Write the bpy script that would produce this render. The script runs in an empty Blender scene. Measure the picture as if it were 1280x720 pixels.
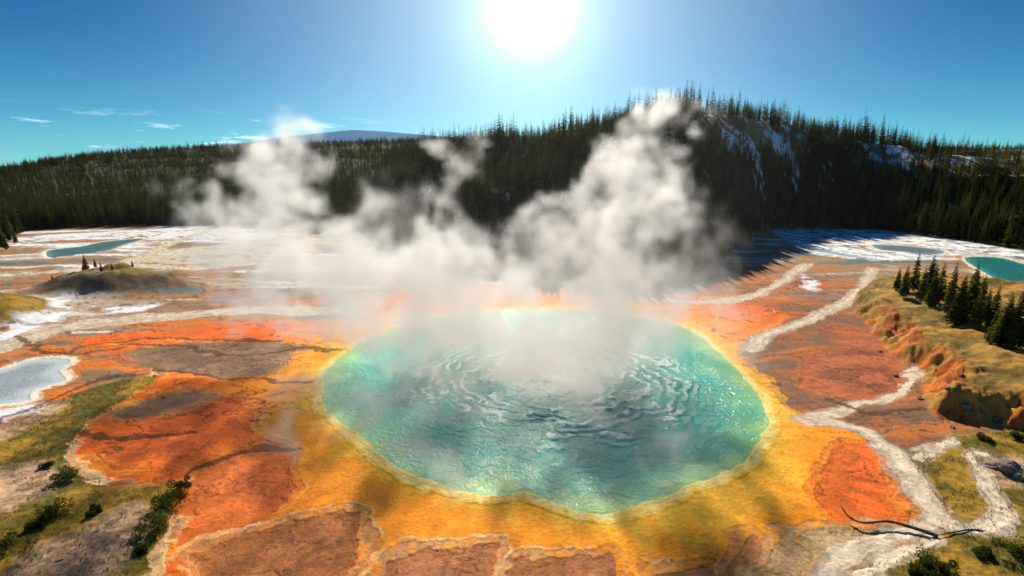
import bpy, math, numpy as np, random
from mathutils import Vector
random.seed(4); rng=np.random.default_rng(7)
scene=bpy.context.scene
scene.view_settings.view_transform='Standard'; scene.view_settings.look='None'; scene.view_settings.exposure=0
# ---------------------------------------------------------------- camera
H=60.0; F=660.0; PITCH=math.radians(13.2)
cam=bpy.data.cameras.new('camera'); camo=bpy.data.objects.new('camera',cam); scene.collection.objects.link(camo)
camo.location=(0,0,H); camo.rotation_euler=(math.pi/2-PITCH,0,0)
cam.sensor_width=36; cam.lens=F/1280*36; cam.clip_start=0.5; cam.clip_end=40000; scene.camera=camo
cp,sp=math.cos(PITCH),math.sin(PITCH)
def ray(x,y):
    a=(x-640); b=(360-y); return np.array([a, F*cp+b*sp, -F*sp+b*cp])
def azel(x,y):
    d=ray(x,y); return math.atan2(d[0],d[1]), math.atan2(d[2],math.hypot(d[0],d[1]))
def G(x,y,z=0.0):            # ground position (metres) of an image pixel, projected through the camera
    d=ray(x,y); k=(z-H)/d[2]; return (d[0]*k,d[1]*k)
def S(x,y,Y):
    d=ray(x,y); k=Y/d[1]; return np.array([d[0]*k,Y,H+d[2]*k])
def GP(pts): return np.array([G(*p) for p in pts])
# ---------------------------------------------------------------- noise
T=rng.random((256,256))*2-1
def vn(x,y,s=0):
    x=x+s*17.31; y=y+s*41.77
    xi=np.floor(x).astype(np.int64); yi=np.floor(y).astype(np.int64)
    fx=x-xi; fy=y-yi; fx=fx*fx*fx*(fx*(fx*6-15)+10); fy=fy*fy*fy*(fy*(fy*6-15)+10)
    a=T[xi&255,yi&255]; b=T[(xi+1)&255,yi&255]; c=T[xi&255,(yi+1)&255]; d=T[(xi+1)&255,(yi+1)&255]
    return (a*(1-fx)+b*fx)*(1-fy)+(c*(1-fx)+d*fx)*fy
def fbm(x,y,sc,o=4,s=0,g=0.5):
    r=0;a=1;t=0;x=x/sc;y=y/sc
    for i in range(o):
        r=r+a*vn(x,y,s+i*3); t+=a; a*=g; x,y=(x*1.62+y*1.18),(y*1.62-x*1.18)
    return r/t
def ss(e0,e1,x):
    t=np.clip((x-e0)/(e1-e0),0,1); return t*t*(3-2*t)
def smooth_closed(P,n=6):
    P=np.asarray(P); N=len(P); out=[]
    for i in range(N):
        p0,p1,p2,p3=P[i-1],P[i],P[(i+1)%N],P[(i+2)%N]
        for k in range(n):
            t=k/n; out.append(0.5*((2*p1)+(-p0+p2)*t+(2*p0-5*p1+4*p2-p3)*t*t+(-p0+3*p1-3*p2+p3)*t**3))
    return np.array(out)
def smooth_open(P,n=6):
    P=np.asarray(P,float); Q=np.vstack([2*P[0]-P[1],P,2*P[-1]-P[-2]]); out=[]
    for i in range(1,len(Q)-2):
        p0,p1,p2,p3=Q[i-1],Q[i],Q[i+1],Q[i+2]
        for k in range(n):
            t=k/n; out.append(0.5*((2*p1)+(-p0+p2)*t+(2*p0-5*p1+4*p2-p3)*t*t+(-p0+3*p1-3*p2+p3)*t**3))
    out.append(P[-1]); return np.array(out)
def seg_d(P,x,y,closed):
    N=len(P); best=np.full(x.shape,1e9); ins=np.zeros(x.shape,bool)
    for i in range(N if closed else N-1):
        a=P[i]; b=P[(i+1)%N]; e=b-a; l=e@e
        if l<1e-9: continue
        t=np.clip(((x-a[0])*e[0]+(y-a[1])*e[1])/l,0,1)
        dx=x-a[0]-t*e[0]; dy=y-a[1]-t*e[1]; best=np.minimum(best,dx*dx+dy*dy)
        if closed:
            c=((a[1]>y)!=(b[1]>y)); 
            if a[1]!=b[1]: ins^= c&(x<(b[0]-a[0])*(y-a[1])/(b[1]-a[1])+a[0])
    d=np.sqrt(best)
    if closed: d=np.where(ins,-d,d)
    return d
def sdf(P,x,y,closed=True,pad=45.0):
    r=np.full(x.shape,pad)
    m=(x>P[:,0].min()-pad)&(x<P[:,0].max()+pad)&(y>P[:,1].min()-pad)&(y<P[:,1].max()+pad)
    if m.any(): r[m]=np.minimum(seg_d(P,x[m],y[m],closed),pad)
    return r
# ---------------------------------------------------------------- layout data
POOL=smooth_closed(GP([(400,482),(412,455),(455,425),(520,402),(600,390),(680,386),(780,393),(860,410),(918,455),(950,490),(966,522),(945,565),(925,584),(885,603),(830,627),(768,646),(715,640),(655,619),(610,624),(560,612),(500,592),(468,566),(435,540),(402,510)]),8)
PC=POOL.mean(0)
def gd(x,y): g=G(x,y); return math.hypot(*g)
base=[(-300,300),(0,300),(40,288),(200,281),(320,281),(430,292),(500,315),(600,345),(700,356),(780,360),(850,350),(905,322),(965,288),(1100,288),(1200,300),(1290,318),(1600,330)]
BA=np.array([azel(x,y)[0] for x,y in base]); BD=np.array([gd(x,y) for x,y in base])
plain=[(-400,222),(0,217),(60,206),(120,198),(200,191),(300,187),(400,184),(500,181),(600,178),(800,180),(1100,190),(1280,190),(1600,196)]
PA=np.array([azel(x,y)[0] for x,y in plain]); PE=np.array([azel(x,y)[1] for x,y in plain])
ridge=[(440,300,620),(470,240,620),(500,205,600),(545,192,560),(600,187,520),(660,181,490),(720,171,480),(780,161,490),(830,150,520),(890,141,580),(940,145,640),(990,160,690),(1050,175,740),(1110,185,780),(1200,196,840),(1290,203,880),(1600,220,900)]
RA=np.array([azel(x,y)[0] for x,y,_ in ridge]); RE=np.array([azel(x,y)[1] for x,y,_ in ridge]); RD=np.array([d for *_,d in ridge],float)
far=[(130,210),(230,186),(300,180),(350,172),(400,167),(440,163),(480,165),(540,170),(620,178),(760,195)]
FA=np.array([azel(x,y)[0] for x,y in far]); FE=np.array([azel(x,y)[1] for x,y in far])
BANK=smooth_closed(GP([(1062,378),(1105,430),(1150,470),(1150,505),(1180,528),(1290,545),(1420,560),(1700,560),(1650,400),(1290,372),(1160,352),(1100,352)]),4)
MOUND=np.array(G(150,360)); LB=np.array(G(-40,395))
PONDS={
    'a':smooth_closed(GP([(-60,474),(0,462),(30,452),(62,447),(92,450),(78,462),(85,475),(45,488),(40,500),(0,507),(-60,515)])),
    'c':smooth_closed(GP([(60,313),(100,308),(130,302),(180,298),(155,306),(135,313),(90,319),(60,322)])),
    'e':smooth_closed(GP([(1205,322),(1250,322),(1290,332),(1370,350),(1370,385),(1290,370),(1250,352),(1225,338)])),
    'f':smooth_closed(GP([(1090,306),(1130,307),(1180,313),(1170,318),(1130,315),(1100,312)])),
    }
def height(x,y,full=False):
    d=np.hypot(x,y)+1e-6; az=np.arctan2(x,y)
    db=np.interp(az,BA,BD); db=db+fbm(x,y,60,3,5)*14
    t=np.clip((d-db)/(3200-db),0,1.15)
    hp=H+3200*np.tan(np.interp(az,PA,PE)); pl=np.clip(hp,5,None)*np.power(t,1.15)
    pl=pl+fbm(x,y,420,3,9)*26*ss(0.02,0.3,t)*(1-ss(.8,1.0,t))
    RDi=np.interp(az,RA,RD); hr=np.clip(H+RDi*np.tan(np.interp(az,RA,RE)),0,None)
    u=(d-db)/np.maximum(RDi-db,60); rg=hr*np.where(u<1,ss(-0.12,1.0,u)*0.9+0.1*np.clip(u,0,1),np.clip(1-(u-1)*0.25,0.0,1))
    rg=rg*ss(-0.02,0.12,u)
    rg=rg+fbm(x,y,60,5,12)*13*ss(0.1,.5,u)*ss(5,40,hr)*(1-.6*ss(.8,1,u))
    h=np.maximum(pl,rg)
    fr=(H+8500*np.tan(np.interp(az,FA,FE)))*ss(4500,8500,d)
    h=np.where(d>4200,np.maximum(h,fr),h)
    b=(1-ss(0,30,d-db))
    h=h+b*(fbm(x,y,40,3,21)*0.5+fbm(x,y,5,3,22)*0.12)
    ql=((x-MOUND[0])/33)**2+((y-MOUND[1])/17)**2
    md=np.exp(-ql**1.2)*11*(1+.35*fbm(x,y,12,3,31)); h=h+md
    q2=((x-LB[0])/26)**2+((y-LB[1])/20)**2; h=h+np.exp(-q2**1.4)*9*(1+.3*fbm(x,y,12,3,32))
    sb=sdf(BANK,x+fbm(x,y,12,3,41)*5+fbm(x,y,3,3,45)*1.6,y+fbm(x,y,12,3,42)*5+fbm(x,y,3,3,46)*1.6)
    bk=ss(0,9,-sb)*5.0+ss(5,35,-sb)*6+ss(-1,3,-sb)*.6; bk=bk*(1+.25*fbm(x,y,14,4,43)); sl_=ss(0.3,2.5,-sb)*(1-ss(7,16,-sb)); bk+=sl_*(np.abs(fbm(x,y,5,4,44,.6))*2.6-np.abs(fbm(x,y,1.6,3,47))*.9)
    h=h+bk
    return (h,d,az,db,u,hr,sb,ql,q2,t) if full else h
# ---------------------------------------------------------------- ground mesh
azf=np.radians(np.arange(-53,53.01,0.105)); azc=np.radians(np.arange(3,50,3.0))
AZ=np.concatenate([azf[0]-azc[::-1],azf,azf[-1]+azc])
dep=np.radians(np.arange(50,8.0,-0.08)); d1=H/np.tan(dep)
d2=[];dd=d1[-1]
while dd<900: dd+=4.5; d2.append(dd)
while dd<11000: dd*=1.02; d2.append(dd)
DD=np.concatenate([[2,10,20,30,40],d1,np.array(d2)])
A2,D2=np.meshgrid(AZ,DD); X=(D2*np.sin(A2)).ravel(); Y=(D2*np.cos(A2)).ravel()
nr,nc=A2.shape; print('verts',nr*nc)
Z,d,az,db,u,hr,sb,ql,q2,tp=height(X,Y,True)
wx=X+fbm(X,Y,9,4,51)*3.2+fbm(X,Y,1.6,2,53)*.4; wy=Y+fbm(X,Y,9,4,52)*3.2+fbm(X,Y,1.6,2,54)*.4
col=np.zeros((X.size,3)); rough=np.full(X.size,.8); crk=np.zeros(X.size)
def paint(m,c,r=None,k=None):
    global col,rough,crk
    m=np.clip(m,0,1)[:,None]; c=np.asarray(c,float); 
    if c.ndim==1: c=c[None,:]
    col=col*(1-m)+c*m
    if r is not None: rough=rough*(1-m[:,0])+r*m[:,0]
    if k is not None: crk=crk*(1-m[:,0])+k*m[:,0]
def mix(a,b,t): t=np.clip(t,0,1)[:,None]; return np.asarray(a)[None,:]*(1-t)+np.asarray(b)[None,:]*t
n1=fbm(X,Y,25,5,61); n2=fbm(X,Y,6,4,62); n3=fbm(X,Y,70,4,63); n4=fbm(X,Y,1.5,3,64)
# base mineral flats
col[:]=mix((.27,.15,.08),(.50,.17,.035),ss(-.3,.4,n1)); crk[:]=.5
paint(ss(.05,.35,n3+.3*n2)*.6,(.38,.28,.18),.8)
st=fbm(X*.25+n1*6,Y*1.1+n1*10,7,5,66)
leftm=ss(-20,-70,X)*(1-ss(330,420,d))
paint(leftm*ss(.04,.16,st)*.9,(.72,.18,.014),.7); paint(leftm*ss(.06,.2,-st)*.85,(.19,.115,.07),.7); paint(leftm*ss(.32,.44,-st)*.9,(.78,.72,.62),.7)
fl=ss(230,300,d)*(1-ss(0,10,d-db))
st2=fbm(X*.12+n1*3,Y*.6+n1*5,8,5,67)
paint(fl*.6,(.34,.23,.13)); paint(fl*ss(.05,.2,st2),(.48,.39,.28),.8); paint(fl*ss(.06,.2,-st2)*.9,(.52,.17,.03)); paint(fl*ss(.30,.40,st2),(.84,.82,.78),.8); paint(fl*ss(.24,.32,-st2),(.12,.20,.18),.5)
rm=ss(45,75,X)*(1-ss(300,360,d))
paint(rm*.9,mix((.44,.115,.025),(.23,.11,.06),ss(-.3,.3,n2+n3)),.8); paint(rm*ss(.10,.3,st)*.6,(.68,.19,.018),.7); paint(rm*ss(.12,.25,-st)*.7,(.20,.115,.07),.7)
# orange bacterial mat
OR=smooth_closed(GP([(430,396),(300,404),(200,410),(100,425),(190,462),(140,490),(103,540),(88,575),(140,607),(238,600),(228,640),(190,690),(215,760),(500,860),(1000,860),(1010,760),(1022,690),(1060,668),(1140,642),(1130,585),(1060,533),(1005,522),(945,462),(925,430),(985,395),(900,374),(700,352),(500,365)]),5)
so=sdf(OR,wx,wy,pad=60); spool=sdf(POOL,X+fbm(X,Y,5,3,71)*1.1,Y+fbm(X,Y,5,3,72)*1.1,pad=90); spw=spool+n1*7+n2*3
th=np.arctan2(Y-PC[1],X-PC[0]); rr=np.hypot(X-PC[0],Y-PC[1])
strk=fbm(th*24+n2*.9+n1,np.log(rr+1)*3.0+n2*.5,1.0,5,73)
orange=mix((.95,.48,.030),(.95,.31,.010),ss(0,11,spw+strk*9))
o2=mix((.95,.31,.010),(.94,.21,.005),ss(0,1,(spw-12+strk*20)/18)); t=ss(8,20,spw)[:,None]; orange=orange*(1-t)+o2*t
o3=np.array((.76,.12,.006))[None]; t=(ss(20,40,spw+strk*24)*.85)[:,None]; orange=orange*(1-t)+o3*t
paint(ss(1.0,-1.0,so),orange,.7,.12)
paint(ss(1,-1,so)*ss(.2,.5,strk)*ss(8,20,spw)*.6,(.95,.44,.03))
paint(ss(1,-1,so)*ss(.10,.36,-strk)*ss(5,18,spw)*.5,(.60,.14,.012))
paint(ss(1.1,.2,np.abs(so+.5))*(X<-30)*(d<190)*.9*ss(-.35,.1,n2),(.84,.60,.30))
lobes=[([(108,560),(122,532),(175,508),(250,494),(335,500),(322,540),(255,575),(205,602),(150,592)],(.68,.12,.010),.2),
([(155,508),(210,490),(275,492),(215,515),(160,522)],(.30,.16,.08),.2),
([(245,585),(300,553),(368,555),(376,590),(340,640),(272,684),(238,650)],(.56,.12,.018),.1),
([(238,700),(298,660),(400,640),(470,638),(474,680),(430,740),(250,790)],(.38,.125,.036),.45),
([(484,722),(520,692),(600,680),(632,690),(615,780),(470,790)],(.36,.13,.05),.6),
([(648,722),(688,697),(742,695),(780,722),(770,800),(645,800)],(.34,.12,.04),.6),
([(806,722),(830,700),(870,697),(893,722),(885,800),(806,800)],(.36,.14,.055),.6),
([(893,672),(920,664),(947,700),(940,780),(904,725)],(.40,.15,.055),.5),
([(938,682),(985,658),(1018,690),(1008,780),(960,770)],(.46,.27,.14),.5),
([(1000,605),(1030,570),(1085,552),(1112,575),(1132,622),(1100,648),(1040,645)],(.72,.12,.010),.05),
([(200,432),(330,425),(376,438),(325,470),(200,466),(148,447)],(.24,.13,.075),.1),
([(1010,440),(1090,425),(1135,460),(1120,500),(1050,500),(990,480)],(.38,.10,.03),0),
([(990,655),(1060,645),(1110,660),(1080,680),(1020,690)],(.48,.32,.17),.3)]
lsd=np.full(X.size,40.)
for P,c,rimk in lobes:
    s=sdf(smooth_closed(GP(P),5),wx+n2*2.8+n1*3,wy+n2*2.4+n4*.4,pad=20); lsd=np.minimum(lsd,s)
    paint(ss(.9,.25,np.abs(s-.5)+n4*.4)*rimk*1.2*ss(-.3,.2,n1+n2*.7),(.90,.62,.27),.6)
    c=np.array(c); cc=mix(c*1.3,c*.7,ss(-.4,.4,n2+n4*.5+strk*.7))
    paint(ss(.7,-.9,s+n4*.8),cc,.65,1.0 if rimk>.15 else .35)
    paint(ss(.5,-.9,s)*ss(-6,-1,s+n2*6)*.4,np.minimum(c*np.array((1.6,1.6,.8)),.9))
Z+=-ss(1.6,-2.0,lsd+n4*.6)*.3*(d<200)
# fine drying cracks and trickle lines
cr1=np.abs(fbm(X*.6+n1*3,Y*1.2+n2,11,5,121)); cr2=np.abs(fbm(X+n2*2,Y+n1*4,5,4,124)); wl=np.clip(d/150,.5,2.2)
basin=(1-ss(-6,0,d-db))*(sb>0)
ckl=ss(.028,.005,cr1/wl)*.7*basin*(leftm+rm+(lsd<0)*.9).clip(0,1); paint(ckl,(.075,.035,.018),.8)
ckl2=ss(.022,.005,cr2/wl)*.5*basin*np.where(lsd<0,1,.3)*ss(6,16,spool); paint(ckl2,(.12,.05,.02),.8); Z-=(ckl+ckl2)*.10*(d<200)
# grass
grassL=smooth_closed(GP([(-300,560),(-40,548),(60,505),(125,482),(203,470),(150,505),(105,545),(88,575),(140,607),(238,600),(228,640),(190,690),(215,760),(200,860),(-500,860)]),4)
grassR=smooth_closed(GP([(1138,585),(1160,560),(1210,545),(1290,538),(1600,560),(1700,860),(1060,860),(1075,715),(1120,690),(1165,660),(1172,630)]),4)
gc=mix((.38,.22,.03),(.13,.105,.018),ss(-.25,.3,n2+n4*.6)); gc=gc*(1+.35*n4[:,None])
for P in (grassL,grassR):
    s=sdf(P,wx+n4*.6,wy+n4*.6,pad=30); m=ss(.3,-.7,s); paint(m,gc,.95,0); Z+=m*(.25+.2*n4)*(d<260)
grav=[[( -60,600),(0,588),(62,578),(72,606),(40,625),(-60,655)],[(30,700),(90,665),(178,628),(192,645),(160,690),(110,740),(10,760)],[(1225,575),(1260,570),(1300,580),(1300,612),(1250,608)],[(-60,545),(20,525),(80,500),(60,520),(-20,560)]]
for P in grav:
    s=sdf(smooth_closed(GP(P),5),wx+n4,wy+n4,pad=20); paint(ss(.5,-.5,s),mix((.58,.37,.21),(.30,.19,.11),ss(-.3,.3,n4+n2)),.85,.8)
for P,c in [([(0,398),(35,382),(78,378),(72,405),(35,422),(0,432)],(.88,.87,.86)),([(130,386),(200,380),(190,386),(135,391)],(.84,.84,.84)),([(30,296),(130,290),(230,284),(330,287),(338,299),(250,300),(120,299),(30,303)],(.80,.78,.75)),([(958,283),(1040,287),(1180,292),(1290,312),(1420,330),(1420,342),(1290,322),(1210,318),(1120,326),(1020,318),(985,300)],(.88,.86,.80)),([(1000,343),(1020,350),(1025,362),(1012,362)],(.8,.82,.84)),([(150,318),(260,308),(350,300),(400,315),(300,330),(200,335)],(.62,.52,.38)),([(-30,515),(40,507),(30,520),(-40,530)],(.8,.8,.8)),
   ([(1205,312),(1290,328),(1420,360),(1420,400),(1290,382),(1235,358)],(.68,.60,.46))]:
    s=sdf(smooth_closed(GP(P),4),wx+n2*3,wy+n2*3,pad=25); paint(ss(.8,-.8,s)*ss(-.4,-.15,n2+st*.8),c,.8,0)
s=sdf(smooth_closed(GP([(958,283),(1040,287),(1180,292),(1290,312),(1290,322),(1210,318),(1120,326),(1020,318),(985,300)]),4),wx,wy,pad=25)
paint(ss(.8,-.8,s)*ss(.05,.2,fbm(X*1.2+Y*.5,Y*.12,5,3,77))*.8,(.25,.36,.46),.4)
def path(pts,w,c,r=.85,fe=.5,nz=1.0):
    s=sdf(smooth_open(GP(pts)),X+(wx-X)*.6*nz,Y+(wy-Y)*.6*nz,closed=False,pad=25)
    e=fbm(X,Y,1.2,3,81)*.5+n2*.9; w_=w*(1+.35*n1)
    paint(ss(w_+1.0,w_+.2,s+e)*.5,np.array(c)*.5,r,0); cc=np.array(c)[None]*(1+.30*n4[:,None]+.2*np.cos(s*2.2+n2*3)[:,None]+.25*n2[:,None]); paint(ss(w_+fe,w_-fe,s+e),cc,r,0.2)
    return s
stone=(.62,.50,.36)
pl=[([(-150,452),(-60,448),(0,434),(70,412),(150,400),(230,393),(310,387),(420,389)],6.0),
([(-80,352),(20,343),(110,337),(170,326),(215,304),(275,284)],4.5),([(160,330),(240,336),(330,330),(420,340)],4),
([(1092,335),(1078,358),(1050,380),(1010,400),(960,418),(938,436)],2.6),
([(1003,525),(1060,531),(1100,553),(1135,592),(1160,628),(1163,648),(1110,668),(1058,690),(1035,730),(1020,800)],1.6),
([(1163,650),(1200,662),(1240,664),(1257,645),(1245,612),(1215,580),(1222,571),(1235,572)],1.2),
([(1140,572),(1165,561),(1200,556)],.6),([(1135,470),(1160,455),(1120,492),(1010,522)],1.0),
([(800,372),(880,378),(950,366),(1010,330)],3)]
for p,w in pl: path(p,w,stone)
path([(1070,740),(1110,700),(1165,672)],1.0,stone)
for p in [[(150,430),(230,434),(300,443),(380,436),(440,440)],[(190,462),(250,470),(330,474),(420,476)],[(60,452),(120,430),(200,424),(350,425)],[(100,540),(160,545),(240,540)],[(235,585),(300,565),(370,560)],[(0,530),(60,500),(110,480),(170,470)],[(20,420),(70,445),(150,436)],[(1040,500),(1090,520),(1150,510)]]:
    s=sdf(smooth_open(GP(p)),X+(wx-X)*1.1+n2*1.0,Y+(wy-Y)*1.1+n2*1.0,closed=False,pad=6); far_=np.clip(d/170,.6,2.2)
    m=ss(.22,.05,s/far_+n4*.2-.02); paint(m*.8,(.10,.04,.015),.8); Z-=m*.08
# pool rim, pool bed
paint(ss(3.0,.6,spool+n4*.8+n2)*.7,(.95,.57,.05),.6,0)
paint(ss(.65,.15,np.abs(spool-.4)+n4*.3)*.9,(.95,.80,.30),.5,0)
Z=np.where(spool<30,Z*ss(0,14,spool)+.10*ss(1.5,.3,np.abs(spool-.6))*(1+n4),Z)
Z=np.where(spool<0,-.02-ss(0,14,-spool)*3-np.clip(-spool,0,3)*.25,Z); paint(ss(.1,-.3,spool),(.40,.62,.30))
for k,P in PONDS.items():
    s=sdf(P,X,Y,pad=30); paint(ss(3.2,1.2,s+n2*1.2),(.60,.22,.04) if k in 'ae' else (.60,.50,.36),.8)
    paint(ss(1.6,.5,s+n4),(.84,.76,.58),.6); Z=np.where(s<20,Z*ss(0,12,s),Z); Z=np.where(s<0,-.3-ss(0,4,-s),Z)
bm=ss(.5,-1.5,sb); paint(bm,mix((.42,.22,.045),(.17,.125,.028),ss(-.3,.3,n2+n4*.7)),.9,0)
cl=ss(1,-1,sb)*ss(-13,-6,sb)*(Y<G(640,400)[1]); paint(cl*ss(-.25,.10,n2+.5*n4),mix((.62,.17,.03),(.30,.09,.025),ss(-.3,.3,fbm(X,Y,2.2,4,91))),.9,1)
paint(cl*ss(.03,.008,np.abs(fbm(X,Y,3.5,4,93)))*.6,(.14,.05,.02))
mm=ss(1.7,1.0,ql+n2*.3); paint(mm,mix((.15,.10,.06),(.28,.18,.10),ss(-.2,.4,n2)),.95,0); paint(mm*ss(.35,.0,ql+n2*.5),(.24,.18,.04))
m2=ss(1.5,1.0,q2+n2*.3); paint(m2,gc,.95,0)
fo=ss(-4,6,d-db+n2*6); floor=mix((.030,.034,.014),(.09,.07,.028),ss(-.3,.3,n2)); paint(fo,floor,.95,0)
snowz=fbm(X,Y*.7,15,5,101,.6); az1,_=azel(850,170); az2,_=azel(1020,170); az3,_=azel(1040,190)
def clearf(az,u,hr): return np.clip(ss(az1,az1+.04,az)*(1-ss(az2-.04,az2+.03,az))*ss(.50,.66,u)+ss(az3,az3+.06,az)*ss(.45,.65,u),0,1)*(hr>10)
clear=clearf(az,u,hr)
paint(clear*fo*.9,mix((.26,.17,.10),(.50,.29,.13),ss(-.3,.3,snowz+n2*.4)),.95); paint(clear*fo*ss(.08,.18,snowz+n2*.35),(.82,.86,.92),.9)
gl=fo*ss(.34,.44,snowz+.35*n2)*ss(.1,.3,u)*(1-ss(.85,1.,u))*(hr>15); paint(gl*.9,(.66,.72,.80),.9)
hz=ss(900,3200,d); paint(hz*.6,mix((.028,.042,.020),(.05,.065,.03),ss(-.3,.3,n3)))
bl=ss(3800,7000,d); paint(bl,(.05,.19,.36),1)  # blue atmospheric haze painted into the colour of the far ridges
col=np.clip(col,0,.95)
me=bpy.data.meshes.new('terrain'); V=np.stack([X,Y,Z],1).astype(np.float32)
ii=np.arange(nr*nc).reshape(nr,nc); Q=np.stack([ii[:-1,:-1],ii[:-1,1:],ii[1:,1:],ii[1:,:-1]],-1).reshape(-1,4)[:, ::-1]
def mk_mesh(me,V,Q):
    me.vertices.add(len(V)); me.vertices.foreach_set('co',V.astype(np.float32).ravel())
    me.loops.add(Q.size); me.loops.foreach_set('vertex_index',Q.astype(np.int32).ravel())
    me.polygons.add(len(Q)); me.polygons.foreach_set('loop_start',np.arange(0,Q.size,Q.shape[1],dtype=np.int32)); 
    me.polygons.foreach_set('use_smooth',np.ones(len(Q),bool)); me.update(calc_edges=True); me.validate()
mk_mesh(me,V,Q)
def setcol(me,name,c):
    a=me.attributes.new(name,'FLOAT_COLOR','POINT'); a.data.foreach_set('color',np.concatenate([c,np.ones((len(c),1))],1).astype(np.float32).ravel())
def setf(me,name,f):
    a=me.attributes.new(name,'FLOAT','POINT'); a.data.foreach_set('value',np.asarray(f,np.float32))
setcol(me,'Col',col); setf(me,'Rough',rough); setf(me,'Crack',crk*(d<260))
def link(o): scene.collection.objects.link(o); return o
ground=link(bpy.data.objects.new('ground',me))
# ---------------------------------------------------------------- material helpers
class NT:
    def __init__(s,nt): s.nt=nt; nt.nodes.clear()
    def n(s,t,ins={},**kw):
        nd=s.nt.nodes.new(t)
        for k,v in kw.items(): setattr(nd,k,v)
        for k,v in ins.items():
            if isinstance(v,tuple) and len(v)==2 and hasattr(v[0],'outputs'): s.nt.links.new(v[0].outputs[v[1]],nd.inputs[k])
            elif hasattr(v,'outputs'): s.nt.links.new(v.outputs[0],nd.inputs[k])
            else: nd.inputs[k].default_value=v
        return nd
    def m(s,op,a,b=0.0,c=0.0): return s.n('ShaderNodeMath',{0:a,1:b,2:c},operation=op)
def newmat(name):
    m=bpy.data.materials.new(name); m.use_nodes=True; return m,NT(m.node_tree)
def ramp(t,fac,pts):
    r=t.n('ShaderNodeValToRGB',{0:fac}); e=r.color_ramp.elements
    while len(e)<len(pts): e.new(.5)
    for i,(p,c) in enumerate(pts): e[i].position=p; e[i].color=(*c,1) if len(c)==3 else c
    return r
m,t=newmat('mineral_ground')
co=t.n('ShaderNodeTexCoord'); at=t.n('ShaderNodeAttribute',attribute_name='Col'); ar=t.n('ShaderNodeAttribute',attribute_name='Rough'); ac=t.n('ShaderNodeAttribute',attribute_name='Crack')
na=t.n('ShaderNodeTexNoise',{'Vector':(co,3),'Scale':1.1,'Detail':7.0,'Roughness':.72}); nb=t.n('ShaderNodeTexNoise',{'Vector':(co,3),'Scale':.22,'Detail':5.0,'Roughness':.65})
f=t.m('MULTIPLY_ADD',(na,0),1.6,.35); f2=t.m('MULTIPLY_ADD',(nb,0),1.0,.62); ff=t.m('MULTIPLY',f,f2)
wn=t.n('ShaderNodeVectorMath',{0:(nb,1)},operation='SCALE'); wn.inputs['Scale'].default_value=5.0
wv=t.n('ShaderNodeVectorMath',{0:(co,3),1:(wn,0)},operation='ADD'); wv=t.n('ShaderNodeVectorMath',{0:wv,1:(na,1)},operation='ADD')
vo=t.n('ShaderNodeTexVoronoi',{'Vector':(wv,0),'Scale':.5},feature='DISTANCE_TO_EDGE'); vr=t.n('ShaderNodeMapRange',{0:(vo,0),1:0.0,2:.04,3:0.0,4:1.0})
nc_=t.n('ShaderNodeMapRange',{0:(nb,0),1:.42,2:.6,3:0.0,4:1.0})
inv=t.m('SUBTRACT',1.0,vr); ck=t.m('MULTIPLY',inv,(ac,2)); ck=t.m('MULTIPLY',ck,nc_); ckm=t.m('MULTIPLY_ADD',ck,-.4,1.0)
fin=t.m('MULTIPLY',ff,ckm)
cm=t.n('ShaderNodeVectorMath',{0:(at,0)},operation='SCALE'); t.nt.links.new(fin.outputs[0],cm.inputs['Scale'])
hh=t.m('MULTIPLY_ADD',ck,-.4,(na,0)); hh2=t.m('ADD',hh,(nb,0))
bp=t.n('ShaderNodeBump',{'Strength':.6,'Distance':.5,'Height':hh2})
rf=t.m('MULTIPLY_ADD',(na,0),.3,-.15); rf=t.m('ADD',rf,(ar,2))
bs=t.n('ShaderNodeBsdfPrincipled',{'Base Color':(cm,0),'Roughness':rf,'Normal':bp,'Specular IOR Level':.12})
t.n('ShaderNodeOutputMaterial',{0:bs}); me.materials.append(m)
# ---------------------------------------------------------------- water
def water_mat(name,ca,cb,rough=.07,emph=1.0,foam=False):
    m,t=newmat(name); co=t.n('ShaderNodeTexCoord'); at=t.n('ShaderNodeAttribute',attribute_name='Depth')
    nz=t.n('ShaderNodeTexNoise',{'Vector':(co,3),'Scale':.09,'Detail':5.0}); k=t.m('MULTIPLY_ADD',(nz,0),.7,-.35); k=t.m('ADD',k,(at,2))
    r=ramp(t,k,[(0.0,ca),(.14,tuple(.45*a+.55*b for a,b in zip(ca,cb))),(.45,cb),(1.0,tuple(a*.62 for a in cb))])
    n2=t.n('ShaderNodeTexNoise',{'Vector':(co,3),'Scale':.4,'Detail':6.0,'Roughness':.6,'Distortion':1.4}); n3=t.n('ShaderNodeTexNoise',{'Vector':(co,3),'Scale':2.6,'Detail':3.0})
    h=t.m('MULTIPLY_ADD',(n3,0),.2,(n2,0)); bp=t.n('ShaderNodeBump',{'Strength':.75*emph,'Distance':.55,'Height':h})
    bs=t.n('ShaderNodeBsdfPrincipled',{'Base Color':(r,0),'Roughness':rough,'IOR':1.33,'Normal':bp,'Specular IOR Level':.5}); out=bs
    if foam:
        fa=t.n('ShaderNodeAttribute',attribute_name='Foam'); fm_=t.n('ShaderNodeMapRange',{0:(n2,0),1:.38,2:.54,3:.0,4:1.0}); q=t.m('MULTIPLY',(fa,2),fm_)
        fo=t.n('ShaderNodeBsdfDiffuse',{0:(.90,.95,.93,1),'Normal':bp}); out=t.n('ShaderNodeMixShader',{0:q,1:bs,2:fo})
    t.n('ShaderNodeOutputMaterial',{0:out}); return m
EC=np.array(G(690,472))
nt_,nrr=720,330
th_=np.linspace(0,2*np.pi,nt_,endpoint=False)
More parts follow.
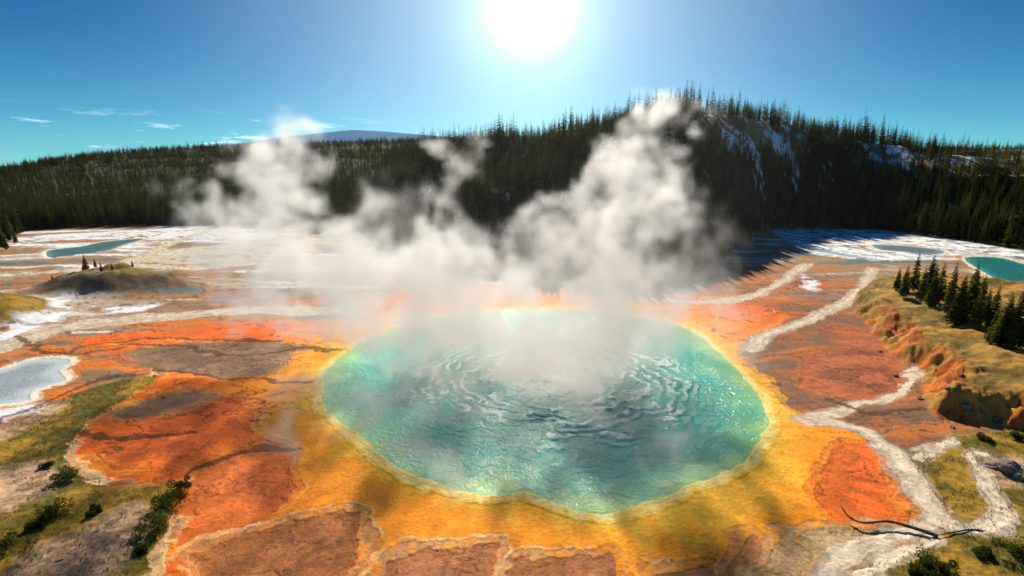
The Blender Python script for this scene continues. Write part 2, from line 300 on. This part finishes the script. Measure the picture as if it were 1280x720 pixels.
pa=np.arctan2(POOL[:,1]-PC[1],POOL[:,0]-PC[0]); pr=np.hypot(POOL[:,0]-PC[0],POOL[:,1]-PC[1]); o=np.argsort(pa)
rb=np.interp((th_+np.pi)%(2*np.pi)-np.pi,np.r_[pa[o]-2*np.pi,pa[o],pa[o]+2*np.pi],np.r_[pr[o],pr[o],pr[o]])+1.0
fr=np.linspace(0.002,1,nrr)
WX=(PC[0]+np.outer(fr,rb*np.cos(th_))).ravel(); WY=(PC[1]+np.outer(fr,rb*np.sin(th_))).ravel()
re=np.hypot(WX-EC[0],(WY-EC[1]))+fbm(WX,WY,11,4,111)*5+fbm(WX,WY,3,3,112)*1.4; sp_=-sdf(POOL,WX,WY,pad=90)
amp=np.exp(-((re-27)/11)**2)*ss(1,10,sp_); ph=re*2*np.pi/3.8+fbm(WX,WY,15,2,115)*3
am2=np.clip(.4+1.3*fbm(WX,WY,8,3,113),0,1.3)
wv_=np.sin(ph)*.22+np.sin(ph*2.1+1)*.06
WZ=-.06+amp*wv_*(.4+am2)+fbm(WX,WY,2.6,3,114)*.06*ss(1,8,sp_)
foam=amp*ss(.1,.8,np.sin(ph))*np.clip(am2*2.2,0,1)*1.8+np.exp(-(re/17)**2)*1.0
pm=bpy.data.meshes.new('pool'); jj=np.arange(nrr*nt_).reshape(nrr,nt_); j2=np.roll(jj,-1,1)
QQ=np.stack([jj[:-1],jj[1:],j2[1:],j2[:-1]],-1).reshape(-1,4)
mk_mesh(pm,np.stack([WX,WY,WZ],1),QQ); setf(pm,'Depth',np.clip(sp_/30,0,1)); setf(pm,'Foam',np.clip(foam,0,.97)); pm.materials.append(water_mat('hot_spring_water',(.45,.78,.26),(.0,.48,.38),foam=True))
link(bpy.data.objects.new('hot_spring_water',pm))
pcol={'a':((.80,.84,.80),(.72,.80,.80)),'c':((.40,.44,.32),(.16,.34,.30)),'e':((.30,.58,.35),(.03,.36,.30)),'f':((.6,.62,.6),(.34,.46,.48))}
for k,P in PONDS.items():
    c=P.mean(0); fr=np.array([0.02,.3,.6,.8,.9,1.0]); V=np.concatenate([c+(P-c)*q for q in fr]); n=len(P)
    j=np.arange(len(fr)*n).reshape(-1,n); jr=np.roll(j,-1,1); q=np.stack([j[:-1],j[1:],jr[1:],jr[:-1]],-1).reshape(-1,4)
    pmn=bpy.data.meshes.new('pond'); mk_mesh(pmn,np.c_[V,np.full(len(V),-.08)],q)
    setf(pmn,'Depth',np.clip(-sdf(P,V[:,0],V[:,1])/6,0,1)); pmn.materials.append(water_mat('pond_water_'+k,*pcol[k],.3,.8)); link(bpy.data.objects.new('pond',pmn))
for o_ in scene.objects:
    if o_.type=='MESH' and o_.data.polygons[len(o_.data.polygons)//2].normal.z<0: o_.data.flip_normals()
# ---------------------------------------------------------------- trees
m,t=newmat('conifer_needles'); oi=t.n('ShaderNodeObjectInfo'); co=t.n('ShaderNodeTexCoord')
nz=t.n('ShaderNodeTexNoise',{'Vector':(co,3),'Scale':9.0,'Detail':2.0}); k=t.m('MULTIPLY_ADD',(nz,0),.8,-.4); k=t.m('ADD',k,(oi,'Random'))
r=ramp(t,k,[(0.0,(.026,.046,.014)),(.5,(.075,.10,.020)),(1.0,(.18,.165,.028))])
d1_=t.n('ShaderNodeBsdfDiffuse',{0:(r,0)}); tr=t.n('ShaderNodeBsdfTranslucent',{0:(r,0)}); mx=t.n('ShaderNodeMixShader',{0:.5,1:d1_,2:tr}); t.n('ShaderNodeOutputMaterial',{0:mx}); needles=m
m,t=newmat('bark'); nz=t.n('ShaderNodeTexNoise',{'Scale':14.0,'Detail':4.0}); r=ramp(t,(nz,0),[(.3,(.05,.035,.025)),(.7,(.16,.12,.09))]); b=t.n('ShaderNodeBsdfPrincipled',{'Base Color':(r,0),'Roughness':.9}); t.n('ShaderNodeOutputMaterial',{0:b}); bark=m
def conifer(name,seed,wh=20,nb=7,R=.14,start=.1,det=3):
    rd=random.Random(seed); V=[];Fc=[];MI=[]
    def add(vs,mi): i=len(V); V.extend(vs); Fc.append(tuple(range(i,i+len(vs)))); MI.append(mi)
    lean=(rd.uniform(-.02,.02),rd.uniform(-.02,.02))
    for s_ in range(6):
        for (z0,z1) in ((0,.5),(.5,1)):
            a0=s_*math.pi/3; a1=a0+math.pi/3; q0=.011*(1-z0*.95); q1=.011*(1-z1*.95)
            add([(q0*math.cos(a0)+lean[0]*z0,q0*math.sin(a0)+lean[1]*z0,z0-.02*(z0==0)),(q0*math.cos(a1)+lean[0]*z0,q0*math.sin(a1)+lean[1]*z0,z0-.02*(z0==0)),(q1*math.cos(a1)+lean[0]*z1,q1*math.sin(a1)+lean[1]*z1,z1),(q1*math.cos(a0)+lean[0]*z1,q1*math.sin(a0)+lean[1]*z1,z1)],1)
    for w in range(wh):
        tt=start+(0.985-start)*w/(wh-1); n=nb if tt<.8 else max(4,nb-2)
        prof=(1-tt)**.75*min(1,(tt-start+.07)/.18)
        for b_ in range(n):
            if rd.random()<.14: continue
            a=b_*2*math.pi/n+rd.uniform(-.35,.35)+w*1.1; L=R*(prof*rd.uniform(.6,1.25)+.06); z=tt+rd.uniform(-.014,.014)
            ca,sa=math.cos(a),math.sin(a); dr=rd.uniform(.12,.5)
            def P(r_,s_,dz): return (ca*r_-sa*s_+lean[0]*z, sa*r_+ca*s_+lean[1]*z, z+dz)
            wd=L*rd.uniform(.22,.34)
            tip=P(L,0,-dr*L+.1*L); 
            add([P(0,0,.004),P(L*.55,wd,-dr*L*.75),tip],0); add([P(0,0,.004),tip,P(L*.55,-wd,-dr*L*.75)],0)
            for q in range(det):
                r0=L*rd.uniform(.3,.85); sd=rd.choice((-1,1)); l2=L*rd.uniform(.25,.45)
                add([P(r0,0,-dr*r0*.7),P(r0+l2*.6,sd*l2*.8,-dr*r0-l2*.35),P(r0+l2*.15,sd*l2*.3,-dr*r0-l2*.55)],0)
    me=bpy.data.meshes.new(name); me.from_pydata(V,[],Fc); me.materials.append(needles); me.materials.append(bark); me.polygons.foreach_set('material_index',MI); me.update(); return me
tc=bpy.data.collections.new('conifer_kinds')
for i,(wh,nb,R,stt) in enumerate([(16,6,.13,.12),(17,6,.16,.08),(14,6,.11,.25),(18,6,.14,.15),(14,5,.12,.35),(16,6,.18,.06)]):
    tc.objects.link(bpy.data.objects.new('conifer_kind',conifer('conifer',10+i,wh,nb,R,stt,1)))
def scatter(n,dmin,dmax,power):
    q=rng.random(n)
    dd=(dmin**power+(dmax**power-dmin**power)*q)**(1/power) if power else dmin*np.exp(q*math.log(dmax/dmin))
    aa=rng.uniform(math.radians(-60),math.radians(60),n); return dd*np.sin(aa),dd*np.cos(aa)
x1,y1=scatter(46000,230,850,2); x2,y2=scatter(28000,850,4600,0)
x=np.r_[x1,x2]; y=np.r_[y1,y2]
z,dq,azq,dbq,uq,hrq,sbq,_,_,tq=height(x,y,True)
edge=dq-dbq-2+fbm(x,y,18,3,131)*10
sn=fbm(x,y*.7,15,5,101,.6)+.35*fbm(x,y,6,4,62)
clr=clearf(azq,uq,hrq)*(1-.7*ss(.93,1.0,uq))
keep=(edge>0)&(rng.random(x.size)>clr*.87)&~((sn>.34)&(uq>.15)&(uq<.85)&(hrq>15)&(rng.random(x.size)<.8))
keep&=~((uq>1.25)&(hrq>30)&(dq<1500)&(azq>azel(620,200)[0])&(rng.random(x.size)<.8))
keep&=(rng.random(x.size)<np.where(fbm(x,y,30,3,133)>-.45,1,.3))
x,y,z,dq=x[keep],y[keep],z[keep],dq[keep]; print('trees',x.size)
fm=bpy.data.meshes.new('forest'); fm.vertices.add(x.size); fm.vertices.foreach_set('co',np.stack([x,y,z-.2],1).astype(np.float32).ravel())
sc=rng.normal(18,4.6,x.size).clip(7,32)*(1+.28*fbm(x,y,40,3,134))*np.where(x<-20,1.12,1.0)*(1+.5*ss(1200,3500,dq)); setf(fm,'tscale',sc); setf(fm,'trot',rng.random(x.size)*6.283); setf(fm,'twid',rng.uniform(.7,1.3,x.size)*(1+1.5*ss(900,3000,dq)))
fo_=link(bpy.data.objects.new('conifer_forest',fm))
g=bpy.data.node_groups.new('forest_instances','GeometryNodeTree'); g.interface.new_socket('Geometry',in_out='INPUT',socket_type='NodeSocketGeometry'); g.interface.new_socket('Geometry',in_out='OUTPUT',socket_type='NodeSocketGeometry')
t=NT(g); gi=t.n('NodeGroupInput'); ci=t.n('GeometryNodeCollectionInfo',{'Collection':tc,'Separate Children':True,'Reset Children':True})
a1=t.n('GeometryNodeInputNamedAttribute',{'Name':'tscale'},data_type='FLOAT'); a2=t.n('GeometryNodeInputNamedAttribute',{'Name':'trot'},data_type='FLOAT'); a3=t.n('GeometryNodeInputNamedAttribute',{'Name':'twid'},data_type='FLOAT')
w_=t.m('MULTIPLY',a1,a3); cs=t.n('ShaderNodeCombineXYZ',{0:w_,1:w_,2:a1}); cr=t.n('ShaderNodeCombineXYZ',{2:a2})
ip=t.n('GeometryNodeInstanceOnPoints',{'Points':gi,'Instance':ci,'Pick Instance':True,'Rotation':cr,'Scale':cs}); t.n('NodeGroupOutput',{0:ip})
md=fo_.modifiers.new('scatter','NODES'); md.node_group=g
near=[conifer('pine_tree',50+i,30,9,R,stt,5) for i,(R,stt) in enumerate([(.19,.05),(.22,.04),(.17,.08),(.2,.1)])]
def place(px,py,h,zg,k=None,w=1.0):
    gx,gy=G(px,py,zg); gz=float(height(np.array([gx]),np.array([gy]))[0])
    gx,gy=G(px,py,gz); gz=float(height(np.array([gx]),np.array([gy]))[0])
    o=link(bpy.data.objects.new('pine_tree',near[random.randrange(4) if k is None else k])); o.location=(gx,gy,gz-.1); o.scale=(h*w,h*w,h); o.rotation_euler=(0,0,random.uniform(0,6.28))
for px,py,h in [(1128,376,15),(1140,370,19),(1150,380,14),(1162,392,17),(1172,378,18),(1182,398,15),(1195,404,16),(1208,398,17),(1218,414,15),(1230,408,12),(1240,428,14),(1251,430,16),(1262,440,16),(1275,436,13),(1160,370,16),(1200,388,13),(1222,396,14),(1268,420,15),(1290,440,15),(1310,430,16),(1120,366,11),(1256,418,11),(1186,385,15),(1236,416,15),(1212,392,15),(1247,440,12)]: place(px,py,h*random.uniform(.9,1.12),11,None,random.uniform(.75,1.05))
for px,py,h in [(107,336,9.5),(120,338,5),(127,340,5.5),(140,336,4),(166,334,4.5),(66,352,4),(12,300,13),(2,308,16),(20,304,11),(8,312,12)]: place(px,py,h,9,None,.9)
# bushes
m,t=newmat('shrub_leaves'); co=t.n('ShaderNodeTexCoord'); nz=t.n('ShaderNodeTexNoise',{'Vector':(co,3),'Scale':3.0,'Detail':3.0}); r=ramp(t,(nz,0),[(.3,(.04,.07,.014)),(.7,(.16,.17,.03))]); d1_=t.n('ShaderNodeBsdfDiffuse',{0:(r,0)}); tr=t.n('ShaderNodeBsdfTranslucent',{0:(r,0)}); mx=t.n('ShaderNodeMixShader',{0:.4,1:d1_,2:tr}); t.n('ShaderNodeOutputMaterial',{0:mx}); leaf=m
def bush(px,py,w,h,n=1500):
    gx,gy=G(px,py); gz=float(height(np.array([gx]),np.array([gy]))[0]); V=[];Fc=[];MI=[]
    cl=[(random.gauss(0,w*.34),random.gauss(0,w*.3),random.uniform(.2,.75)*h,random.uniform(.22,.45)*w) for _ in range(9)]
    for c in cl[:7]:
        i=len(V); V+=[(-.04,0,0),(.04,0,0),(c[0]*.9,c[1]*.9,c[2])]; Fc.append((i,i+1,i+2)); MI.append(1)
    for _ in range(n):
        c=random.choice(cl); v=Vector((random.gauss(0,1),random.gauss(0,1),random.gauss(0,.8))).normalized()*c[3]*random.uniform(.5,1.1)
        p=Vector((c[0],c[1],c[2]))+Vector((v.x,v.y,v.z*.8)); p.z=max(.05,p.z); s_=random.uniform(.10,.22)
        a=Vector((random.gauss(0,1),random.gauss(0,1),random.gauss(0,1))).normalized()*s_; b=Vector((random.gauss(0,1),random.gauss(0,1),random.gauss(0,1))).normalized()*s_*.6
        i=len(V); V+=[tuple(p-a),tuple(p+b),tuple(p+a),tuple(p-b)]; Fc.append((i,i+1,i+2,i+3)); MI.append(0)
    me=bpy.data.meshes.new('shrub'); me.from_pydata(V,[],Fc); me.materials.append(leaf); me.materials.append(bark); me.polygons.foreach_set('material_index',MI)
    o=link(bpy.data.objects.new('shrub',me)); o.location=(gx,gy,gz+.15)
for b_ in [(86,600,3.2,2.6),(70,645,3,2.6),(190,668,3.4,3),(230,610,2.2,2),(206,632,3,2.6),(14,685,3,2.6),(60,585,1.6,1.2),(1158,706,3,2.6),(1178,716,2.4,2.2),(1272,700,3.4,3),(1226,695,2,1.6),(1232,552,2,1.2),(1145,716,2,2),(176,690,1.8,1.4),(1270,550,2,1.5),(120,640,1.4,1),(46,660,2,1.4)]: bush(*b_)
GV=[];GF=[]
def tufts(P,n):
    lo,hi=P.min(0),P.max(0); q=rng.uniform(np.maximum(lo,[-140,40]),np.minimum(hi,[150,200]),(n,2)); q=q[(sdf(P,q[:,0],q[:,1])<-.5)]; q=q[fbm(q[:,0],q[:,1],6,3,62)+rng.normal(0,.2,len(q))>-.05]
    z=height(q[:,0],q[:,1])+.15
    for (a,b),c in zip(q,z):
        for _ in range(5):
            an=random.uniform(0,6.28); hh=random.uniform(.2,.6); r_=.05; i=len(GV); dx,dy=math.cos(an),math.sin(an)
            GV.extend([(a-dy*r_,b+dx*r_,c),(a+dy*r_,b-dx*r_,c),(a+dx*hh*.6,b+dy*hh*.6,c+hh)]); GF.append((i,i+1,i+2))
tufts(grassL,16000); tufts(grassR,14000)
m,t=newmat('dry_grass'); co=t.n('ShaderNodeTexCoord'); nz=t.n('ShaderNodeTexNoise',{'Vector':(co,3),'Scale':.4,'Detail':4.0}); r=ramp(t,(nz,0),[(.35,(.11,.11,.02)),(.65,(.38,.26,.06))]); d1_=t.n('ShaderNodeBsdfDiffuse',{0:(r,0)}); tr=t.n('ShaderNodeBsdfTranslucent',{0:(r,0)}); mx=t.n('ShaderNodeMixShader',{0:.4,1:d1_,2:tr}); t.n('ShaderNodeOutputMaterial',{0:mx})
gm=bpy.data.meshes.new('grass'); gm.from_pydata(GV,[],GF); gm.materials.append(m); link(bpy.data.objects.new('grass',gm))
m,t=newmat('rock'); co=t.n('ShaderNodeTexCoord'); nz=t.n('ShaderNodeTexNoise',{'Vector':(co,3),'Scale':1.2,'Detail':8.0,'Roughness':.7}); r=ramp(t,(nz,0),[(.3,(.12,.10,.08)),(.7,(.38,.31,.24))]); bp=t.n('ShaderNodeBump',{'Height':(nz,0),'Distance':.3}); b=t.n('ShaderNodeBsdfPrincipled',{'Base Color':(r,0),'Roughness':.9,'Normal':bp}); t.n('ShaderNodeOutputMaterial',{0:b}); rock=m
import bmesh
from mathutils import noise as mn
def boulder(px,py,s,name='boulder'):
    gx,gy=G(px,py); gz=float(height(np.array([gx]),np.array([gy]))[0]); bm_=bmesh.new(); bmesh.ops.create_icosphere(bm_,subdivisions=4,radius=1); of=Vector((random.random()*50,)*3)
    for v in bm_.verts:
        n=mn.noise(v.co*1.1+of)*.5+mn.noise(v.co*2.7+of)*.2; c=v.co*(1+n); v.co=Vector((round(c.x*2.5)/2.5*.35+c.x*.65,c.y,c.z*.6))*s
    me=bpy.data.meshes.new(name); bm_.to_mesh(me); bm_.free(); me.materials.append(rock); o=link(bpy.data.objects.new(name,me)); o.location=(gx,gy,gz+.15*s); o.rotation_euler=(0,0,random.uniform(0,6))
for b_ in [(1262,590,2.6),(1240,585,1.3),(1278,600,1.6),(1180,512,.9),(1205,520,1.1),(1222,525,.7),(1190,535,.6),(1150,500,.8),(1120,470,.7),(1100,440,.6),(30,600,.5),(120,665,.6),(75,700,.6),(1245,528,.8)]: boulder(*b_)
def log(pts,r0,name):
    P=smooth_open(np.array([(*G(a,b),c) for a,b,c in pts]),6); V=[];Fc=[]; n=8
    for i,p in enumerate(P):
        t_=P[min(i+1,len(P)-1)]-P[max(i-1,0)]; t_/=np.linalg.norm(t_); sdv=np.cross(t_,[0,0,1]); sdv/=np.linalg.norm(sdv); up=np.cross(sdv,t_); r=r0*(1-.75*i/len(P))*random.uniform(.85,1.15)
        for k in range(n): a=k*6.283/n; V.append(tuple(p+sdv*math.cos(a)*r+up*math.sin(a)*r))
        if i:
            for k in range(n): Fc.append(((i-1)*n+k,(i-1)*n+(k+1)%n,i*n+(k+1)%n,i*n+k))
    for q in range(7):
        i=random.randrange(4,len(P)-2); p=P[i]; e=p+np.array([random.uniform(-2,2),random.uniform(-2,2),random.uniform(.3,1.2)]); j=len(V); V+=[tuple(p+[.07,0,0]),tuple(p+[-.07,0,0]),tuple(p+[0,0,.1]),tuple(e)]; Fc+=[(j,j+1,j+3),(j+1,j+2,j+3),(j+2,j,j+3)]
    me=bpy.data.meshes.new(name); me.from_pydata(V,[],Fc); me.materials.append(bark); link(bpy.data.objects.new(name,me))
log([(1172,672,.3),(1140,662,.4),(1110,655,.5),(1080,656,.4),(1062,650,.5),(1050,640,1.2)],.32,'fallen_log')
log([(1240,668,.3),(1215,664,.3),(1190,668,.4),(1165,672,.3)],.2,'fallen_log')
log([(1195,528,.3),(1215,520,.9),(1226,508,1.8)],.16,'fallen_log')
# ---------------------------------------------------------------- steam (real volume grid)
mn_=np.array([-112.,82.,-1.]); mx_=np.array([84.,203.,83.]); vs=1.0
res=np.ceil((mx_-mn_)/vs).astype(int)+1; mx_=mn_+(res-1)*vs; print('vol',res,res.prod())
gx=mn_[0]+np.arange(res[0])*vs; gy=mn_[1]+np.arange(res[1])*vs; gz=mn_[2]+np.arange(res[2])*vs
def Wm(n,step,sc):
    p=np.arange(n)*step/sc; a=int(p[-1])+5; M=np.zeros((n,a),np.float32); i=np.floor(p).astype(int); f=p-i; r_=np.arange(n)
    for k,w in enumerate([(1-f)**3/6,(3*f**3-6*f**2+4)/6,(-3*f**3+3*f**2+3*f+1)/6,f**3/6]): M[r_,i+k]+=w
    return M,a
def n3d(sc,seed):
    r_=np.random.default_rng(seed); Ms=[Wm(res[i],vs,sc) for i in range(3)]
    g_=r_.standard_normal([a for _,a in Ms]).astype(np.float32)
    g_=np.einsum('ia,abc->ibc',Ms[0][0],g_,optimize=True); g_=np.einsum('jb,ibc->ijc',Ms[1][0],g_,optimize=True); g_=np.einsum('kc,ijc->ijk',Ms[2][0],g_,optimize=True)
    return g_/g_.std()
fld=np.full(tuple(res),-1.0,np.float32); den=np.zeros(tuple(res),np.float32)
def puff(c,r,k=1.0,fl=1.0):
    R=r*1.6
    i0=np.maximum(0,((c-np.array([R,R,R*fl])-mn_)/vs).astype(int)); i1=np.minimum(res,((c+np.array([R,R,R*fl])-mn_)/vs).astype(int)+2)
    if (i1<=i0).any(): return
    s_=tuple(slice(a,b) for a,b in zip(i0,i1))
    dx=(gx[s_[0]]-c[0])[:,None,None]; dy=(gy[s_[1]]-c[1])[None,:,None]; dz=(gz[s_[2]]-c[2])[None,None,:]/fl
    f_=(1-np.sqrt(dx*dx+dy*dy+dz*dz)/r).astype(np.float32)*1.0
    bet=f_>fld[s_]; w=np.clip(f_+.6,0,1); den[s_]=np.where(w*k>den[s_],w*k,den[s_]); fld[s_]=np.where(bet,f_,fld[s_])
def plume(pts,jit=.42,sub=5,k=1.0,n=4,k2=None):
    P=smooth_open(np.array([[*S(a,b,Yd),r] for a,b,Yd,r in pts]),sub)
    for j,q in enumerate(P):
        kk=k+((k2 if k2 is not None else k)-k)*j/len(P)
        for _ in range(n):
            r=q[3]; puff(q[:3]+rng.normal(0,jit,3)*r,r*rng.uniform(.38,.8),kk)
plume([(690,455,138,14),(712,410,143,14),(735,360,148,13),(752,315,152,13),(774,280,156,14.5),(792,245,158,13.5),(808,212,160,11),(820,183,161,9),(820,158,161,5.5)],k=.42,n=5,k2=1.15)
plume([(740,320,152,9),(705,280,153,6.5),(690,266,153,4)],k=.8)
plume([(770,225,158,8),(750,192,158,5),(744,172,158,3)],k=.9)
plume([(690,400,143,10),(660,345,147,8),(648,300,150,6),(655,285,150,3.5)],k=.7)
plume([(640,380,147,8),(615,330,150,5),(608,310,150,3.5)],k=.7)
plume([(600,400,148,11),(575,345,150,8),(558,302,151,6.5),(543,274,151,4.5)],k=.9)
plume([(606,240,152,3.2),(594,222,152,5),(575,203,152,4.8),(552,188,152,3.8),(537,190,152,3)],k=.8,n=7)
plume([(640,440,142,14),(580,405,150,14),(520,378,155,13),(468,345,158,12),(425,312,160,11),(388,278,161,10),(360,248,161,9.5),(354,218,161,8),(368,200,161,5),(340,196,161,4.5)],k=.5,k2=1.15,n=5)
plume([(560,400,158,14),(470,375,166,14),(390,350,170,12),(330,328,173,11),(285,298,175,9.5),(250,272,176,8),(230,246,176,5.5)],k=.42,k2=.7,n=5)
plume([(655,465,130,12),(615,450,134,13),(725,470,134,13),(680,440,138,14)],k=.5,n=5)
plume([(800,430,150,10),(760,400,150,12),(830,375,155,10)],k=.4)
for i in range(70):
    px=rng.uniform(440,880); py=rng.uniform(320,400); q=S(px,py,rng.uniform(150,180)); puff(q,rng.uniform(10,16),.14)
for i in range(80):
    px=rng.uniform(400,940); py=rng.uniform(392,450); g0=G(px,py); puff(np.array([g0[0],g0[1],rng.uniform(1,8)]),rng.uniform(6,14),.13,.55)
for px,py,r,k in [(440,500,8,.32),(470,520,7,.22),(420,480,9,.32),(560,592,7,.6),(585,606,5,.5),(530,570,6,.3),(830,606,5.5,.65),(815,590,5,.45),(850,590,4,.3),(355,545,6,.36),(330,400,14,.32),(300,380,14,.32),(260,375,12,.26),(400,410,14,.38),(450,400,14,.42),(930,410,11,.34),(960,385,9,.32),(900,440,9,.32),(600,500,10,.14),(550,480,12,.26),(780,500,9,.12),(800,470,10,.2),(500,460,12,.36),(1000,400,7,.16),(520,540,8,.16)]:
    g0=G(px,py,3)
    for _ in range(4): puff(np.array([g0[0],g0[1],2.5])+rng.normal(0,.4,3)*r*np.array([1,1,.3]),r*rng.uniform(.6,1),k*.8,.7)
wr=[n3d(11,20+i)*2.8+n3d(5,30+i)*1.8+n3d(2.8,40+i)*1.0 for i in range(3)]
I=[np.clip(np.arange(res[i]).reshape([-1 if j==i else 1 for j in range(3)])+np.rint(wr[i]/vs).astype(int),0,res[i]-1) for i in range(3)]
fld=fld[I[0],I[1],I[2]]; den=den[I[0],I[1],I[2]]; del wr,I
tb=np.abs(n3d(9,1))*.5+np.abs(n3d(4.4,2))*.36+np.abs(n3d(2.3,3))*.26
w3=n3d(16,4)*.2+n3d(6,5)*.24+n3d(3.2,6)*.22+n3d(2.0,7)*.18
f_=fld+.47-(tb-.6)*.88+w3*.38
dens=np.power(np.clip((f_-.06)/.75,0,1),1.25)*den
dens*=np.clip(1+1.4*w3,.05,2.8)
dens=dens*.102
# fade to nothing toward the edges of the grid, leaving a tiny added density floor so shadow rays cross one box
ed=[np.clip(np.minimum(np.arange(n),n-1-np.arange(n))/5.0,0,1) for n in res]
ed[2]=np.clip((res[2]-1-np.arange(res[2]))/5.0,0,1)
dens*=(ed[0][:,None,None]*ed[1][None,:,None]*ed[2][None,None,:]).astype(np.float32)
K=50.0
dens=np.maximum(dens*K,.004)
vm=bpy.data.meshes.new('steam'); vm.vertices.add(int(res.prod())); setf(vm,'dens',dens.transpose(2,1,0).ravel())
so_=link(bpy.data.objects.new('steam_plume',vm))
g=bpy.data.node_groups.new('steam_grid','GeometryNodeTree'); g.interface.new_socket('Geometry',in_out='INPUT',socket_type='NodeSocketGeometry'); g.interface.new_socket('Geometry',in_out='OUTPUT',socket_type='NodeSocketGeometry')
t=NT(g); gi=t.n('NodeGroupInput'); po=t.n('GeometryNodeInputPosition'); sx=t.n('ShaderNodeVectorMath',{0:po,1:tuple(mn_)},operation='SUBTRACT'); sx=t.n('ShaderNodeVectorMath',{0:sx,1:(1/vs,)*3},operation='MULTIPLY'); se=t.n('ShaderNodeSeparateXYZ',{0:sx})
rx=t.m('ROUND',(se,0)); ry=t.m('ROUND',(se,1)); rz=t.m('ROUND',(se,2)); q=t.m('MULTIPLY_ADD',rz,float(res[1]),ry); q=t.m('MULTIPLY_ADD',q,float(res[0]),rx)
na_=t.n('GeometryNodeInputNamedAttribute',{'Name':'dens'},data_type='FLOAT')
si=t.n('GeometryNodeSampleIndex',data_type='FLOAT',domain='POINT',clamp=True); t.nt.links.new(gi.outputs[0],si.inputs[0]); t.nt.links.new(na_.outputs[0],si.inputs['Value']); t.nt.links.new(q.outputs[0],si.inputs['Index'])
vc=t.n('GeometryNodeVolumeCube',{'Density':si,'Min':tuple(mn_),'Max':tuple(mx_),'Resolution X':int(res[0]),'Resolution Y':int(res[1]),'Resolution Z':int(res[2])})
m=bpy.data.materials.new('steam'); m.use_nodes=True; tt=NT(m.node_tree)
pv=tt.n('ShaderNodeVolumePrincipled',{'Color':(.99,.98,.95,1),'Density':1.0/K,'Anisotropy':.62}); at=tt.n('ShaderNodeAttribute',attribute_name='density')
em=tt.m('MULTIPLY',(at,2),.34/K); tt.nt.links.new(em.outputs[0],pv.inputs['Emission Strength']); pv.inputs['Emission Color'].default_value=(1,.92,.80,1)  # steam glows slightly by itself, in place of multiply scattered sunlight
tt.n('ShaderNodeOutputMaterial',{'Volume':pv})
try: m.cycles.volume_step_rate=9.0
except Exception as e: print(e)
sm=t.n('GeometryNodeSetMaterial',{'Geometry':vc,'Material':m}); t.n('NodeGroupOutput',{0:sm})
md=so_.modifiers.new('grid','NODES'); md.node_group=g; vm.materials.append(m)
# ---------------------------------------------------------------- light
SE=math.radians(34); SA=math.radians(1.8)
sl=bpy.data.lights.new('sun','SUN'); sl.energy=5; sl.angle=math.radians(.5); sl.color=(1,.92,.78); lo=link(bpy.data.objects.new('sun',sl))
sd=Vector((math.sin(SA)*math.cos(SE),math.cos(SA)*math.cos(SE),math.sin(SE))); lo.rotation_euler=sd.to_track_quat('Z','Y').to_euler()
w=bpy.data.worlds.new('World'); scene.world=w; w.use_nodes=True; t=NT(w.node_tree)
sk=t.n('ShaderNodeTexSky',sky_type='NISHITA',sun_disc=False,sun_elevation=SE,sun_rotation=SA,altitude=2200.0,air_density=1.0,dust_density=.6,ozone_density=2.5)
hs=t.n('ShaderNodeHueSaturation',{'Saturation':1.25,'Color':(sk,0)}); hs=t.n('ShaderNodeVectorMath',{0:(hs,0),1:(.03,.31,.41)},operation='MULTIPLY')
co=t.n('ShaderNodeTexCoord'); gd_=ray(663,4); gd_=gd_/np.linalg.norm(gd_)
dp=t.n('ShaderNodeVectorMath',{0:(co,0),1:tuple(gd_)},operation='DOT_PRODUCT'); dpc=t.m('MAXIMUM',(dp,1),0.0)
g1=t.m('MULTIPLY',t.m('POWER',dpc,700.0),14.0); g2=t.m('MULTIPLY',t.m('POWER',dpc,110.0),3.6); g3=t.m('MULTIPLY',t.m('POWER',dpc,14.0),3.6)
gs=t.m('ADD',t.m('ADD',g1,g2),g3); gv=t.n('ShaderNodeVectorMath',{0:(.88,1.02,.92)},operation='SCALE'); t.nt.links.new(gs.outputs[0],gv.inputs['Scale'])
se=t.n('ShaderNodeSeparateXYZ',{0:(co,0)}); sc_=t.n('ShaderNodeVectorMath',{0:(co,0),1:(9.0,9.0,75.0)},operation='MULTIPLY')
# pale haze low on the horizon
hz_=t.m('POWER',t.m('SUBTRACT',1.0,t.m('ABSOLUTE',(se,2))),12.0); hv=t.n('ShaderNodeVectorMath',{0:(1.5,2.0,2.1)},operation='SCALE'); t.nt.links.new(hz_.outputs[0],hv.inputs['Scale'])
cn=t.n('ShaderNodeTexNoise',{'Vector':(sc_,0),'Scale':1.3,'Detail':6.0,'Roughness':.6}); cmk=t.n('ShaderNodeMapRange',{0:(cn,0),1:.57,2:.70,3:0.0,4:1.0})
b1=t.n('ShaderNodeMapRange',{0:(se,2),1:.005,2:.03,3:0.0,4:1.0}); b2=t.n('ShaderNodeMapRange',{0:(se,2),1:.05,2:.085,3:1.0,4:0.0}); b3=t.n('ShaderNodeMapRange',{0:(se,0),1:-.15,2:-.32,3:0.0,4:1.0})
cmq=t.m('MULTIPLY',t.m('MULTIPLY',cmk,b1),t.m('MULTIPLY',b2,b3)); cv=t.n('ShaderNodeVectorMath',{0:(5.0,5.0,5.0)},operation='SCALE'); t.nt.links.new(cmq.outputs[0],cv.inputs['Scale'])
ad=t.n('ShaderNodeVectorMath',{0:(hs,0),1:gv},operation='ADD'); ad=t.n('ShaderNodeVectorMath',{0:ad,1:cv},operation='ADD'); ad=t.n('ShaderNodeVectorMath',{0:ad,1:hv},operation='ADD')
bg=t.n('ShaderNodeBackground',{0:(ad,0),1:.14}); t.n('ShaderNodeOutputWorld',{0:bg})
